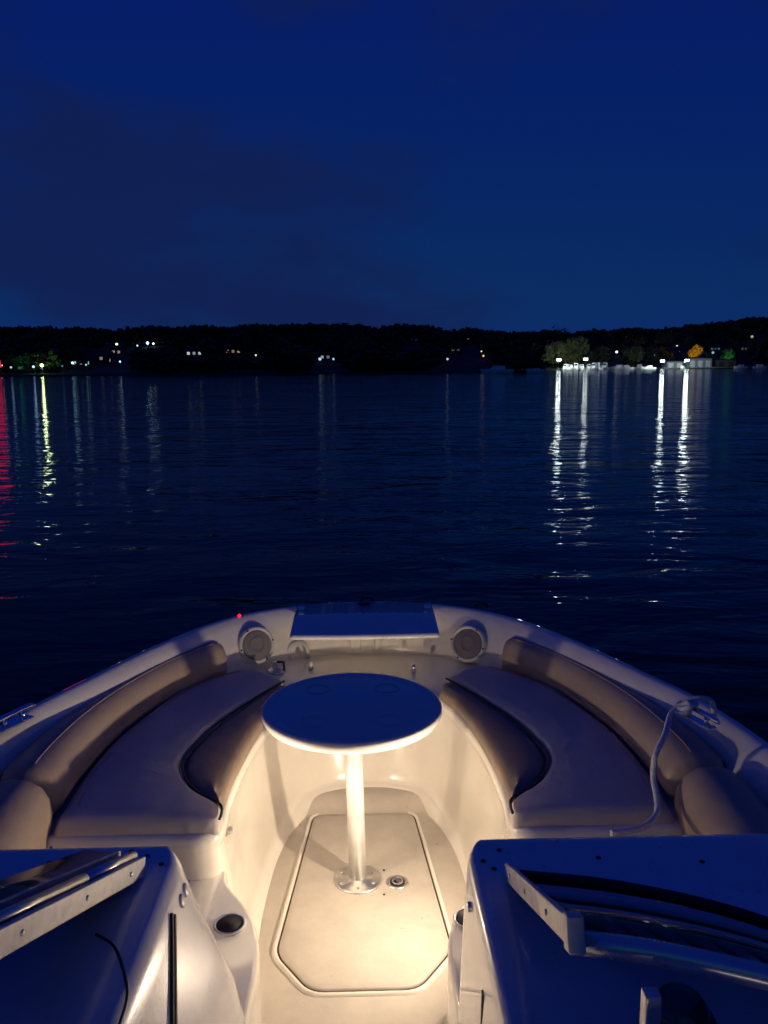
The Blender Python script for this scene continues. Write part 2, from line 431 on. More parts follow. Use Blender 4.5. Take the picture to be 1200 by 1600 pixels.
tree(940, 572, 541, 525, 34, M['tree'], 'dim tree between the big green lit tree and the pale green lamp', 500, 16)
tree(846, 572, 536, 520, 34, M['tree'], 'dim tree at the left of the big green lit tree', 500, 17)
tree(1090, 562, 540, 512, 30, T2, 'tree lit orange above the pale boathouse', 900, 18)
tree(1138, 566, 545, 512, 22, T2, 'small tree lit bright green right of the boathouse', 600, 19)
tree(1178, 570, 530, 530, 30, M['tree'], 'dark tree near the right frame edge behind the pier', 500, 20)
tree(1020, 570, 543, 525, 26, M['tree'], 'dim tree left of the third floodlight', 500, 21)
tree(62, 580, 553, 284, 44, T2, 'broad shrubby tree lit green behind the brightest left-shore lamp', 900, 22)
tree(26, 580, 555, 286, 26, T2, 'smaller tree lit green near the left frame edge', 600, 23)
tree(152, 575, 546, 335, 34, M['tree'], 'dim tree arching over the warm windows on the left slope', 500, 24)
tree(842, 582, 572, 270, 30, M['tree'], 'low dark bush at the tip of the headland', 400, 25)
tree(818, 582, 568, 268, 24, M['tree'], 'taller dark bush behind the headland tip', 400, 26)

def lamp_post(p, col, s, r, label, name='lamp_post', cat='lamp', group=None):
    g = max(ground(p.x, p.y), .0); H = max(2.2, p.z-g)
    o = empty(name, (p.x, p.y, p.z-H)); tag(o, label, cat, group)
    v, f = join(tube([(0, .15, 0), (0, .15, H)], [.10, .06], 8), box((0, .15, .12), (.4, .4, .24)), bar((0, .15, H-.05), (0, -.1, H-.05), .07, .07)); mesh('post', v, f, M['post'], o)
    v, f = lathe([(.001, -r), (r*.5, -r*.87), (r*.87, -r*.5), (r, 0), (r*.87, r*.5), (r*.5, r*.87), (.001, r)], 16, org=(0, -.1-r, H)); mesh('globe', v, f, emat(col, s), o)
    v, f = lathe([(r*.5, 0), (r*.62, .05), (r*.2, .25), (.001, .28)], 14, org=(0, -.1-r, H+r*.9)); mesh('cap', v, f, M['post'], o)
    return o
for (px, py, d, c, s, r, lb, cat), p in zip(LAMPS, HL): lamp_post(p, c, s*.075 if s > 400 else s*.035, r, lb, group='lamps along the far shore')

def flood(p, s, label):
    g = 0; H = p.z-g; o = empty('floodlight_mast', (p.x, p.y, g)); tag(o, label, 'floodlight', 'floodlights at the marina')
    v, f = join(tube([(0, .2, 0), (0, .2, H+.4)], [.16, .09], 10), tube([(0, .2, -1.6), (0, .2, .9)], [.35, .35], 10)); mesh('mast', v, f, M['post'], o)
    v, f = bar((-1.1, .1, H), (1.1, .1, H), .12, .12); mesh('crossarm', v, f, M['post'], o)
    for k in (-.62, .62):
        R_ = Matrix.Rotation(R(18), 3, 'X'); v, f = box((k, -.1, H), (1.0, .3, 1.15), R_); h = mesh('lamp_head', v, f, M['post'], o, smooth=False)
        v, f = box(Vector((k, -.1, H))+R_ @ Vector((0, -.18, 0)), (.9, .04, 1.05), R_); mesh('lens', v, f, emat(WH, s*.026), h, smooth=False)
        v, f = box(Vector((k, .0, H-.1))+R_ @ Vector((0, .12, 0)), (.9, .04, 1.05), R_); mesh('lens', v, f, emat(WH, s*.9), h, smooth=False)  # added rear glow, much stronger than the front, lights boats and tree behind
for (px, py, s, lb), p in zip(FLOODS, HL[len(LAMPS):]): flood(p, s, lb)

def house(px, py, dist, col, s, nw, label):
    p = at_y(px, py, dist); g = ground(p.x, dist); base = min(g, p.z-1.6)
    wl = 2.3*nw+1.2; dp = 6; wh = max(2.9, p.z-base+1.2)
    o = empty('house', (p.x, dist+dp/2+.3, base)); tag(o, label, 'house', 'houses on the far hillside')
    v, f = box((0, 0, wh/2), (wl, dp, wh)); mesh('wall', v, f, M['siding'], o, smooth=False)
    a = wl/2+.4; b = dp/2+.4; hh = 1.7
    v = [Vector(q) for q in ((-a, -b, wh), (a, -b, wh), (a, b, wh), (-a, b, wh), (-a, 0, wh+hh), (a, 0, wh+hh))]
    rf = mesh('roof', v, [(0, 1, 5, 4), (2, 3, 4, 5), (0, 4, 3), (1, 2, 5), (3, 2, 1, 0)], M['roof'], o, smooth=False)
    v, f = box((wl*.3, .8, wh+hh), (.5, .5, 1.2)); mesh('chimney', v, f, M['dark'], rf, smooth=False)
    zc = p.z-base
    for k in range(nw):
        x = (k-(nw-1)/2)*2.3
        v, f = box((x, -dp/2-.03, zc), (1.3, .1, 1.3)); w = mesh('window', v, f, M['dark'], o, smooth=False)
        v, f = box((x, -dp/2-.10, zc), (1.1, .04, 1.1)); mesh('pane', v, f, emat(col, s*(1, .45, .8)[k % 3]), w, smooth=False)
    v, f = box((wl/2-.7, -dp/2-.04, 1.0), (.9, .1, 2.0)); mesh('door', v, f, M['dark'], o, smooth=False)
for q in HOUSES: house(*q)

# marina: pier wall, boathouse, moored boats
def pier(x0, x1, y, label):
    o = empty('pier', ((x0+x1)/2, y, 0)); tag(o, label, 'pier')
    h = (x1-x0)/2
    v, f = box((0, 0, .62), (2*h, 2.2, .25)); mesh('deck', v, f, M['pale'], o, smooth=False)
    me = None
    for i in range(int(2*h//5)+1):
        v, f = tube([(-h+.3+i*5, -1.0, -1.5), (-h+.3+i*5, -1.0, 1.5)], .16, 8)
        if me is None: q = mesh('pile', [Vector(p)-Vector((-h+.3, 0, 0)) for p in v], f, M['dark'], o); me = q.data; q.location = (-h+.3, 0, 0)
        else:
            q = link('pile', me, None, o); q.location = (-h+.3+i*5, 0, 0)
pA = far(872, 575, 470).x; pB = far(1025, 574, 470).x; pC = far(1180, 572, 474).x
pier(pA, pB, 474, 'long floating pier behind the left group of moored boats')
pier(pB+6, pC, 476, 'second pier in front of the pale boathouse at right')

def moored(px, dist, Ln, Wd, Hc, label, heading=90, cabin=True, glow=None, group='white boats moored at the marina'):
    p = far(px, 575, dist); o = empty('moored_boat', (p.x, dist, 0), R(heading-90)); tag(o, label, 'boat', group)
    rows = []
    for z, k, e in ((-.3, .55, .86), (0.05, .8, .93), (.5, .95, .98), (1.0+.05*Ln*.3, 1.0, 1.0)):
        rows.append([Vector((x*Wd/2*k, y*Ln/2*e, z+(.25*max(0, -y)**2 if z > .4 else 0))) for x, y in ((0, -1), (.42, -.8), (.78, -.5), (.97, -.1), (1, .4), (.95, 1), (-.95, 1), (-1, .4), (-.97, -.1), (-.78, -.5), (-.42, -.8))])
    v, f = grid(rows, closed_c=True); f.append(tuple(range(33, 44))); mesh('hull', v, f, M['boatwhite'], o, smooth=False)
    zt = 1.0+.05*Ln*.3
    v = [Vector(q) for q in ((-Wd*.36, -Ln*.22, zt), (Wd*.36, -Ln*.22, zt), (Wd*.38, Ln*.25, zt), (-Wd*.38, Ln*.25, zt), (-Wd*.28, -Ln*.08, zt+Hc), (Wd*.28, -Ln*.08, zt+Hc), (Wd*.32, Ln*.24, zt+Hc), (-Wd*.32, Ln*.24, zt+Hc))]
    cf = [(0, 1, 5, 4), (1, 2, 6, 5), (2, 3, 7, 6), (3, 0, 4, 7), (4, 5, 6, 7)]
    c = mesh('cabin', v, cf, M['boatwhite'], o, smooth=False)
    a, b, c1, d = v[0], v[1], v[5], v[4]
    w = [a.lerp(d, .25)*.5+b.lerp(c1, .25)*.5]
    q = [a.lerp(b, .1).lerp(d.lerp(c1, .1), .45), a.lerp(b, .9).lerp(d.lerp(c1, .9), .45), a.lerp(b, .9).lerp(d.lerp(c1, .9), .85), a.lerp(b, .1).lerp(d.lerp(c1, .1), .85)]
    nn = Vector((0, -.03, .02)); mesh('windscreen', [x+nn for x in q]+[x for x in q], [(0, 1, 2, 3), (4, 7, 6, 5), (0, 4, 5, 1), (1, 5, 6, 2), (2, 6, 7, 3), (3, 7, 4, 0)], M['boatglass'], c, smooth=False)
    v, f = tube([(0, -Ln*.3, zt), (0, -Ln*.46, zt+.5), (Wd*.3, -Ln*.2, zt+.5)], .03, 6); mesh('bow_rail', v, f, M['post'], o)
    return o
MB = [(884, 5.5, 2.6, 1.2, 'white boat just right of the first floodlight, leftmost of the lit row'),
 (891, 5.0, 2.2, 1.0, 'second white boat in the lit row from the left'),
 (900, 6.5, 2.8, 1.5, 'taller white cabin boat left of the second floodlight'),
 (909, 5.5, 2.6, 1.1, 'white boat directly under the second floodlight mast, left side'),
 (920, 5.5, 2.6, 1.1, 'white boat just right of the second floodlight mast'),
 (929, 7.0, 3.2, 1.5, 'brightest and widest white cabin boat, middle of the lit row'),
 (937, 5.0, 2.4, 1.6, 'narrow upright white boat right of the widest one'),
 (945, 6.0, 2.7, 1.6, 'last white boat of the left row before the gap'),
 (1000, 4.8, 2.3, .9, 'low small white boat alone right of the long row'),]
for px, a, b, c, lb in MB: moored(px, 466+random.uniform(-1, 1), a*1.2, b*1.15, c*1.7, lb, heading=90+random.uniform(-55, 55))
moored(965, 469, 11, 3.2, 1.4, 'long white cruiser lying broadside right of the gap', heading=12)
moored(980, 468, 8, 2.8, 1.2, 'shorter white cruiser broadside at the end of the row', heading=170)
moored(1013, 470, 8.5, 2.8, .9, 'white runabout broadside left of the third floodlight', heading=5)
moored(1066, 470, 5, 2.3, .9, 'small white boat left of the fourth floodlight', heading=60)
moored(1156, 470, 8, 2.7, 1.0, 'dim boat moored right of the boathouse', heading=10)
moored(1188, 470, 8, 2.7, 1.2, 'dim cabin boat at the right frame edge', heading=175)
moored(776, 258, 10.2, 3.0, 1.1, 'unlit pale cruiser anchored off the headland right of centre', heading=4, group=None)
moored(836, 256, 5.5, 2.2, .4, 'dark low open boat beside the headland tip', heading=8, group=None).children[0].data.materials[0] = M['dark']

# boathouse
def boathouse(pxa, pxb, top, dist, label, m, name='boathouse'):
    a = far(pxa, 570, dist).x; b = far(pxb, 570, dist).x; z = at_y((pxa+pxb)/2, top, dist).z
    o = empty(name, ((a+b)/2, dist, .5)); tag(o, label, 'building'); w = b-a; h = z-.5
    v, f = box((0, 3, h/2), (w, 6, h)); mesh('wall', v, f, m, o, smooth=False)
    v = [Vector(q) for q in ((-w/2-.4, -.5, h), (w/2+.4, -.5, h), (w/2+.4, 6.5, h), (-w/2-.4, 6.5, h), (-w/2-.4, 3, h+.8), (w/2+.4, 3, h+.8))]
    mesh('roof', v, [(0, 1, 5, 4), (2, 3, 4, 5), (0, 4, 3), (1, 2, 5), (3, 2, 1, 0)], M['roof'], o, smooth=False)
    n = max(2, int(w//4.5))
    for k in range(n):
        x = -w/2+w*(k+.5)/n; v, f = box((x, -.04, h*.42), (w/n*.6, .1, h*.7)); d = mesh('door', v, f, M['boatwhite'] if m is M['pale'] else M['dark'], o, smooth=False)
        v, f = box((x+w/n*.22, -.11, h*.4), (.1, .06, .3)); mesh('handle', v, f, M['post'], d)
boathouse(1076, 1112, 560, 490, 'pale blue boathouse beside the fourth floodlight', M['pale'])
boathouse(1120, 1150, 563, 492, 'low dim shed right of the pale boathouse', M['siding'], 'shed')
boathouse(1042, 1068, 565, 491, 'low pale shed between the two right floodlights', M['pale'], 'shed')

# coloured uplights that wash the orange and the green tree
def uplight(px, py, dist, col, power, label, off=(0, -4, 0)):
    p = at_y(px, py, dist)+Vector(off); p.z = max(p.z, 1.2)
    o = empty('uplight', p); tag(o, label, 'lamp')
    v, f = lathe([(.25, -.4), (.3, -.1), (.2, 0)], 14, axis=(0, .7, .7)); mesh('housing', v, f, M['post'], o)
    v, f = lathe([(.001, .02), (.18, .02), (.19, 0)], 14, axis=(0, .7, .7)); mesh('lens', v, f, emat(col, 20), o)
    v, f = tube([(0, 0, -.3), (0, 0, -max(.4, p.z-ground(p.x, p.y)))], .06, 8); mesh('stem', v, f, M['post'], o)
    ld = bpy.data.lights.new('uplight_bulb', 'SPOT'); ld.energy = power; ld.color = col; ld.shadow_soft_size = .2; ld.spot_size = R(75); ld.spot_blend = .6
    lo = bpy.data.objects.new('bulb', ld); COL.objects.link(lo); lo.parent = o; lo.location = (0, .1, .15); lo.rotation_euler = (R(125), 0, 0)
uplight(1086, 561, 504, (1, .33, .0), 52000, 'small floodlight throwing orange light on the tree above the boathouse', off=(0, -5, 0))
uplight(1138, 566, 506, (.1, 1, .25), 9000, 'small uplight throwing green light on the tree right of the boathouse')
uplight(66, 576, 276, (.45, 1, .2), 1300, 'small uplight under the green lit tree on the left shore', off=(0, -1, 0))
uplight(26, 578, 276, (.1, 1, .5), 700, 'small uplight under the green lit tree at the left frame edge', off=(0, -1, 0))

# red neon board on the shore just left of the frame: the red streak on the water is its reflection
p = at_y(-27, 560, 255)
o = empty('neon_board', (p.x, 259, .3)); tag(o, 'red glowing waterfront board whose reflection stains the water at the left edge', 'sign')
for k in (-3, 3):
    v, f = tube([(k, .2, -1.5), (k, .2, 5.0)], .12, 8); mesh('post', v, f, M['post'], o)
v, f = box((0, 0, 3.6), (7.4, .3, 2.6)); mesh('panel', v, f, M['dark'], o, smooth=False)
v, f = box((0, -.2, 3.6), (7.0, .05, 2.2)); mesh('light_face', v, f, emat((1, .008, .05), 1.6), o, smooth=False)

# ------------------------------------------------------------------ THE BOAT
F = .25                                     # bow floor height above the water
boat = empty('motorboat', (0, 0, 0))
tag(boat, 'open-bow motorboat with wraparound bow seats, consoles and folded windshield', 'boat')
half = [(1.16, -3.2), (1.25, -1.5), (1.275, 0), (1.27, 1.2), (1.24, 2.0), (1.165, 2.54), (1.035, 2.88), (.89, 3.21), (.725, 3.50), (.56, 3.68), (.365, 3.79), (.16, 3.85)]
OUT = cr_spline([(-x, y, 0) for x, y in half]+[(0, 3.86, 0)]+[(x, y, 0) for x, y in half[::-1]], 200)
def normals2(C):
    n = []
    for i in range(len(C)):
        t = C[min(i+1, len(C)-1)]-C[max(i-1, 0)]; n.append(Vector((t.y, -t.x, 0)).normalized())
    return n
ON = normals2(OUT)                       # points inward
def ring(sec, C=OUT, CN=ON, a=0, b=None):
    return [[C[i]+CN[i]*o+Vector((0, 0, z)) for o, z in sec] for i in range(a, b or len(C))]
v, f = grid(ring([(.004, .845), (.02, .6), (.08, .3), (.16, 0), (.30, -.2)])); hull = mesh('hull', v, f, M['hull'], boat)
v, f = prism([(-1.14, -3.2), (1.14, -3.2), (1.14, -3.1), (-1.14, -3.1)], -.2, .86); mesh('transom', v, f, M['hull'], boat, smooth=False)
v, f = grid(ring([(0, .825), (-.012, .83), (-.02, .845), (-.018, .862), (-.006, .872), (.004, .872)])); mesh('rub_rail', v, f, M['hull'], boat)
v, f = grid(ring([(0, .83), (.0, .868), (.008, .886), (.022, .896), (.038, .896), (.055, .889), (.085, .862), (.125, .785), (.15, .70), (.155, .62), (.16, F)])); mesh('gunwale', v, f, M['gel'], boat)

# footwell of the bow
topU = [(.97, 2.19), (.6, 2.185), (.46, 2.19), (.425, 2.26), (.43, 2.42), (.41, 2.72), (.36, 2.98), (.30, 3.14), (.16, 3.235)]
floU = [(.95, 2.16), (.55, 2.16), (.40, 2.19), (.375, 2.28), (.375, 2.45), (.36, 2.72), (.32, 2.93), (.24, 3.10), (.12, 3.17)]
def sym(h, mid): return [(-x, y, 0) for x, y in h]+[mid]+[(x, y, 0) for x, y in h[::-1]]
TU = cr_spline(sym(topU, (0, 3.25, 0)), 150); FU = cr_spline(sym(floU, (0, 3.185, 0)), 150)
TN = normals2(TU); FN = normals2(FU)
def rise(p): return .055*sst(2.75, 3.15, p.y)
rows = []
for a, an, b, bn in zip(TU, TN, FU, FN):
    r = rise(b); z = lambda p, q: p+Vector((0, 0, q))
    rows.append([z(a-an*.03, .684), z(a-an*.008, .684), z(a+an*.004, .676), z(a+an*.008, .655), z(a+an*.004, .635), z(a, .62),
                 z(a.lerp(b, .5), .45), z(b, F+.05+r), z(b+bn*.006, F+.025+r), z(b+bn*.018, F+.009+r), z(b+bn*.032, F+.003+r), z(b+bn*.04, F-.02)])
v, f = grid(rows); mesh('seat_base', v, f, M['gel'], boat)
# raised sill in front of the hatch + floor
LIN = [OUT[i]+ON[i]*.147 for i in range(len(OUT))]
rows = []
n = 60
for i in range(n+1):
    y = 1.9+(3.19-1.9)*i/n
    rows.append([Vector((x, y, F+.055*sst(3.02, 3.10, y))) for x in [-.42+.84*k/14 for k in range(15)]])
v, f = grid(rows); mesh('bow_floor', v, f, M['floor'], boat)
v, f = grid([[Vector((x, y, F-.0)) for x in (-1.14, -.3, .3, 1.14)] for y in (-3.12, 0, 1.899)]); mesh('cockpit_floor', v, f, M['floor'], boat, smooth=False)
# shelf at seat level round to the liner
SH = []
for i in range(151):
    a = TU[min(149, i)]; t = i/150
for k in range(2): pass
liner_pts = [p for p in LIN if p.y > 2.185]
LS = cr_spline([tuple(p) for p in liner_pts[::4]]+[tuple(liner_pts[-1])], 150)
rows = [[Vector((a.x, a.y, .683)), Vector(((a.x+b.x)/2, (a.y+b.y)/2, .683)), Vector((b.x, b.y, .683))] for a, b in zip([TU[i]-TN[i]*.02 for i in range(150)], LS)]
v, f = grid(rows); mesh('bow_shelf', v, f, M['gel'], boat)

# floor hatch : recessed frame groove + lid
def rrect(poly, r, seg=5):
    out = []; n = len(poly)
    for i in range(n):
        p0, p1, p2 = Vector(poly[i-1]), Vector(poly[i]), Vector(poly[(i+1) % n]); a = (p0-p1).normalized(); b = (p2-p1).normalized()
        for k in range(seg+1):
            t = k/seg; out.append(tuple((p1+a*r*(1-t)**2+b*r*t**2)))
    return out
hc = -.012
hp = [(hc-.155, 2.085), (hc+.155, 2.085), (hc+.27, 2.245), (hc+.20, 3.035), (hc-.20, 3.035), (hc-.27, 2.245)]
def inset(poly, d):
    c = Vector((hc, 2.55)); n = len(poly); out = []
    P = [Vector(p) for p in poly]
    for i in range(n):
        e1 = (P[i]-P[i-1]).normalized(); e2 = (P[(i+1) % n]-P[i]).normalized()
        n1 = Vector((-e1.y, e1.x)); n2 = Vector((-e2.y, e2.x)); m = (n1+n2).normalized(); out.append(tuple(P[i]+m*d/max(.5, m.dot(n1))))
    return out
def ringmesh(specs):
    rows = [[Vector((x, y, z)) for x, y in rrect(inset(hp, d), .045)] for d, z in specs]
    return grid(rows, closed_c=True)
v, f = ringmesh([(-.017, F-.002), (-.014, F+.004), (-.010, F+.008), (-.006, F+.008), (-.002, F+.006), (0, F+.003), (.0, F+.0015)]); mesh('hatch_rim', v, f, M['gel'], boat)
v, f = ringmesh([(-.001, F+.002), (.006, F+.0025)]); mesh('hatch_gasket', v, f, M['welt'], boat)
v, f = ringmesh([(.005, F+.001), (.006, F+.007), (.010, F+.0095), (.03, F+.010)]); k = len(v)//4; f.append(tuple(range(3*k, 4*k)))
hatch = mesh('floor_hatch', v, f, M['floor'], boat)
# ring pull + tiny screw heads on the hatch
rp = at_z(621, 1379, F+.011)
v, f = lathe([(.001, .001), (.026, .001), (.030, .004), (.036, .004), (.038, 0), (.038, -.003)][::-1], 28, org=rp)
ringp = mesh('ring_pull', v, f, M['alu'], hatch)
v, f = lathe([(.0255, .0015), (.0255, .0025), (.001, .0025)], 28, org=rp); mesh('latch_well', v, f, M['black'], ringp)
v, f = tube(cr_spline([rp+Vector((.017*math.cos(a), .017*math.sin(a), .006)) for a in [k*math.pi/4 for k in range(8)]], 24, closed=True), .003, 8, closed=True); mesh('ring', v, f, M['chrome'], ringp)
v, f = box(rp+Vector((0, .002, .006)), (.012, .03, .008), Matrix.Rotation(.6, 3, 'Z')); mesh('toggle', v, f, M['chrome'], ringp, bevel=.002)
for px, py in ((600, 1360), (600, 1398)):
    v, f = lathe([(.004, 0), (.004, .002), (.001, .003)], 10, org=at_z(px, py, F+.010)); mesh('screw', v, f, M['welt'], hatch)

# cushions
def cushion(A, B, zt, n, sec_r=.03, drop=.06, crown=.006, crossn=9, ends=True):
    A = cr_spline([(x, y, 0) for x, y in A], n); B = cr_spline([(x, y, 0) for x, y in B], n); rows = []
    L_ = 0; dA = [0]
    mid = [(a+b)/2 for a, b in zip(A, B)]
    for p, q in zip(mid, mid[1:]): dA.append(dA[-1]+(q-p).length)
    T = dA[-1]
    for i, (a, b) in enumerate(zip(A, B)):
        w = (b-a).length; d = (b-a)/max(w, 1e-6); e = min(dA[i], T-dA[i]) if ends else 1
        k = sec_r*(1-math.sqrt(max(0, 1-(1-min(1, e/sec_r))**2))) if e < sec_r else 0
        r = []
        prof = [(0, -drop), (.001, -sec_r), (sec_r*.13, -sec_r*.5), (sec_r*.5, -sec_r*.13), (sec_r, 0)]
        for o, z in prof: r.append(a+d*min(o, w*.49)+Vector((0, 0, zt+max(-drop, z-k))))
        for j in range(1, crossn):
            t = j/crossn; o = sec_r+(w-2*sec_r)*t; r.append(a+d*max(w*.49, o) if w < 2*sec_r else a+d*o); r[-1] = r[-1]+Vector((0, 0, zt-k+crown*math.sin(math.pi*t)))
        for o, z in prof[::-1]: r.append(b-d*min(o, w*.49)+Vector((0, 0, zt+max(-drop, z-k))))
        rows.append(r)
    v, f = grid(rows); m = len(rows[0])
    # end faces down
    for row, s in ((0, 1), (len(rows)-1, -1)):
        base = len(v); rr = rows[row]
        v += [Vector((p.x, p.y, zt-drop)) for p in rr]
        for j in range(m-1): f.append((row*m+j, row*m+j+1, base+j+1, base+j))
    return v, f, A, B
Pc = [(.33, 3.29), (.40, 3.17), (.475, 3.02), (.545, 2.86), (.59, 2.70), (.605, 2.57), (.575, 2.46), (.515, 2.37), (.44, 2.30), (.425, 2.25), (.425, 2.20)]
Sc = [(.50, 3.43), (.60, 3.36), (.71, 3.24), (.79, 3.08), (.845, 2.90), (.885, 2.74), (.90, 2.60), (.905, 2.50), (.905, 2.40), (.90, 2.28), (.90, 2.20)]
Ic = [(.295, 3.16), (.33, 3.08), (.36, 3.0), (.385, 2.87), (.405, 2.74), (.42, 2.60), (.43, 2.48), (.432, 2.40), (.433, 2.335), (.432, 2.30)]
Pi = [(.335, 3.27), (.40, 3.16), (.472, 3.01), (.54, 2.855), (.584, 2.70), (.597, 2.57), (.567, 2.465), (.51, 2.378), (.455, 2.318), (.44, 2.305)]
def mir(P, s): return [(x*s, y) for x, y in P]
zs = .728
for s, nm in ((-1, 'port'), (1, 'starboard')):
    v, f, A, B = cushion(mir(Pc, s), mir(Sc, s), zs, 90, .035, .05, .008)
    c = mesh('seat_cushion', v, f, M['vinyl'], boat)
    v, f = tube([p+Vector((0, 0, zs-.008)) for p in A[1:-1]], .0042, 8); mesh('piping', v, f, M['welt'], c)
    v, f = tube([b.lerp(a, .10)+Vector((0, 0, zs+.0018)) for a, b in zip(A, B)][4:-6], .0022, 6); mesh('seam', v, f, M['vinyl2'], c)
    v, f, A, B = cushion(mir(Ic, s), mir(Pi, s), zs-.004, 70, .03, .05, .006)
    mesh('seat_panel', v, f, M['vinyl3'], boat)
    # backrest roll
    Sb = [(.575, 3.405), (.625, 3.355), (.675, 3.29), (.75, 3.17), (.815, 3.01), (.865, 2.84), (.895, 2.68), (.91, 2.52), (.915, 2.38), (.91, 2.28)]
    C = cr_spline([(x*s, y, 0) for x, y in Sb], 70); CN = normals2(C)
    sgn = -1 if s < 0 else 1
    sec = [(.004, .70), (-.008, .74), (-.004, .782), (.010, .818), (.034, .842), (.062, .848), (.088, .843), (.108, .828), (.116, .80), (.116, .76), (.112, .70)]
    rows = []
    for i, (p, q) in enumerate(zip(C, CN)):
        q = q if q.x*s > 0 or (abs(q.x) < .01) else -q
        e = min(i, 69-i)/69*1.35; k = min(1, e/.055); k = math.sqrt(max(0, 1-(1-k)**2)); w = .88+.62*sst(.25, 1.3, i/69*1.35)
        cx = .05; rows.append([p+q*((cx+(o-cx)*(.30+.70*k))*w)+Vector((0, 0, .70+(z-.70)*(.62+.38*k))) for o, z in sec])
    v, f = grid(rows); m = len(sec); f.append(tuple(range(m))); f.append(tuple(range(69*m, 70*m))[::-1])
    bk = mesh('backrest', v, f, M['vinyl2'], boat)
    v, f = tube([r[8]+Vector((0, 0, .004)) for r in rows[2:-2]], .006, 8); mesh('piping', v, f, M['welt'], bk)
    v, f = tube([r[4]*.5+r[5]*.5+Vector((0, 0, .001)) for r in rows[3:-3]], .0022, 6); mesh('seam', v, f, M['vinyl2'], bk)
    # aft corner cushion
    C = cr_spline([(.918*s, 2.268, 0), (.912*s, 2.15, 0), (.902*s, 2.02, 0), (.892*s, 1.90, 0), (.885*s, 1.80, 0)], 30); CN = normals2(C); rows = []
    for i, (p, q) in enumerate(zip(C, CN)):
        q = q if q.x*s > 0 else -q
        e = min(i, 29-i)/29*.5; k = min(1, e/.05); k = math.sqrt(1-(1-k)**2)
        w = 1.5+.2*i/29
        rows.append([p+q*((.05+(o-.05)*(.4+.6*k))*w)+Vector((0, 0, .60+(z-.60)*(.8+.2*k))) for o, z in [(.004, .60)]+sec[1:-1]+[(.11, .60)]])
    v, f = grid(rows); f.append(tuple(range(m))); f.append(tuple(range(29*m, 30*m))[::-1])
    mesh('corner_cushion', v, f, M['vinyl2'], boat)

# speakers on the liner
for px, py, s in ((400, 1008, -1), (732, 1006, 1)):
    c = at_y(px, py, 3.55)
    nx = Vector((-s*.42, -.86, .30)).normalized(); q = Vector((0, 0, 1)).rotation_difference(nx)
    v, f = lathe([(.083, -.05), (.083, .008), (.080, .016), (.074, .020), (.068, .018), (.066, .010)], 44, axis=nx, org=c); sp = mesh('speaker', v, f, M['plastic'], boat)
    v, f = lathe([(.067, .010), (.060, .015), (.05, .017), (.036, .018), (.034, .021), (.031, .021), (.029, .018), (.012, .019), (.001, .0195)], 44, axis=nx, org=c); mesh('grille', v, f, M['grille'], sp)
    for a in (35, 145, 215, 325):
        p = c+q @ Vector((math.cos(R(a))*.075, math.sin(R(a))*.075, .021)); v, f = lathe([(.004, -.003), (.004, .001), (.001, .0015)], 10, axis=nx, org=p); mesh('screw', v, f, M['black'], sp)

# foredeck with the anchor locker lid
fd = [at_z(452, 991, .885), at_z(570, 990, .885), at_z(692, 993, .885)]
pts_front = [(-.33, 3.345), (-.15, 3.335), (0, 3.332), (.15, 3.335), (.33, 3.345)]
rows = []
for i in range(41):
    x = -.315+.63*i/40; yf = 3.335+.1*x*x
    yb = min((OUT[j].y-.03 for j in range(len(OUT)) if abs(OUT[j].x-x) < .02 and OUT[j].y > 3), default=3.8)
    rows.append([Vector((x, yf+.012, .872)), Vector((x, yf+.002, .874)), Vector((x, yf-.002, .882)), Vector((x, yf+.004, .889)), Vector((x, yf+.016, .893)), Vector((x, (yf+yb)/2, .905)), Vector((x, yb, .899)), Vector((x, yb, .875)), Vector((x, (yf+yb)/2, .874))])
v, f = grid(rows, closed_c=True); f.append(tuple(range(9))); f.append(tuple(range(40*9, 41*9))[::-1])
lid = mesh('anchor_locker_lid', v, f, M['deckgel'], boat)
v, f = lathe([(.03, 0), (.03, .006), (.022, .012), (.001, .013)][::1], 20, org=(0, 3.78, .897)); mesh('latch', v, f, M['black'], lid)
for x in (-.29, .29):
    v, f = box((x, 3.70, .905), (.03, .05, .012)); mesh('hinge', v, f, M['chrome'], lid, bevel=.003)

# nav light (red, port bow), bow chocks
def dome(px, py, z, r, m, name, parent=boat, h=None):
    v, f = lathe([(r, -.004), (r, .004), (r*.8, (h or r)*.7), (r*.4, (h or r)*.95), (.001, h or r)], 18, org=at_z(px, py, z)); return mesh(name, v, f, m, parent)
nav = dome(374, 963, .896, .008, M['lens_red'], 'navigation_light', h=.011)
v, f = lathe([(.018, -.004), (.018, .003), (.012, .004)], 18, org=at_z(374, 963, .893)); mesh('bezel', v, f, M['chrome'], nav)
for px, py in ((752, 948), (573, 939)):
    p = at_z(px, py, .892); v, f = tube([p+Vector((-.03, 0, 0)), p+Vector((-.022, 0, .014)), p+Vector((.022, 0, .014)), p+Vector((.03, 0, 0))], .006, 8); mesh('deck_fitting', v, f, M['black'], boat)

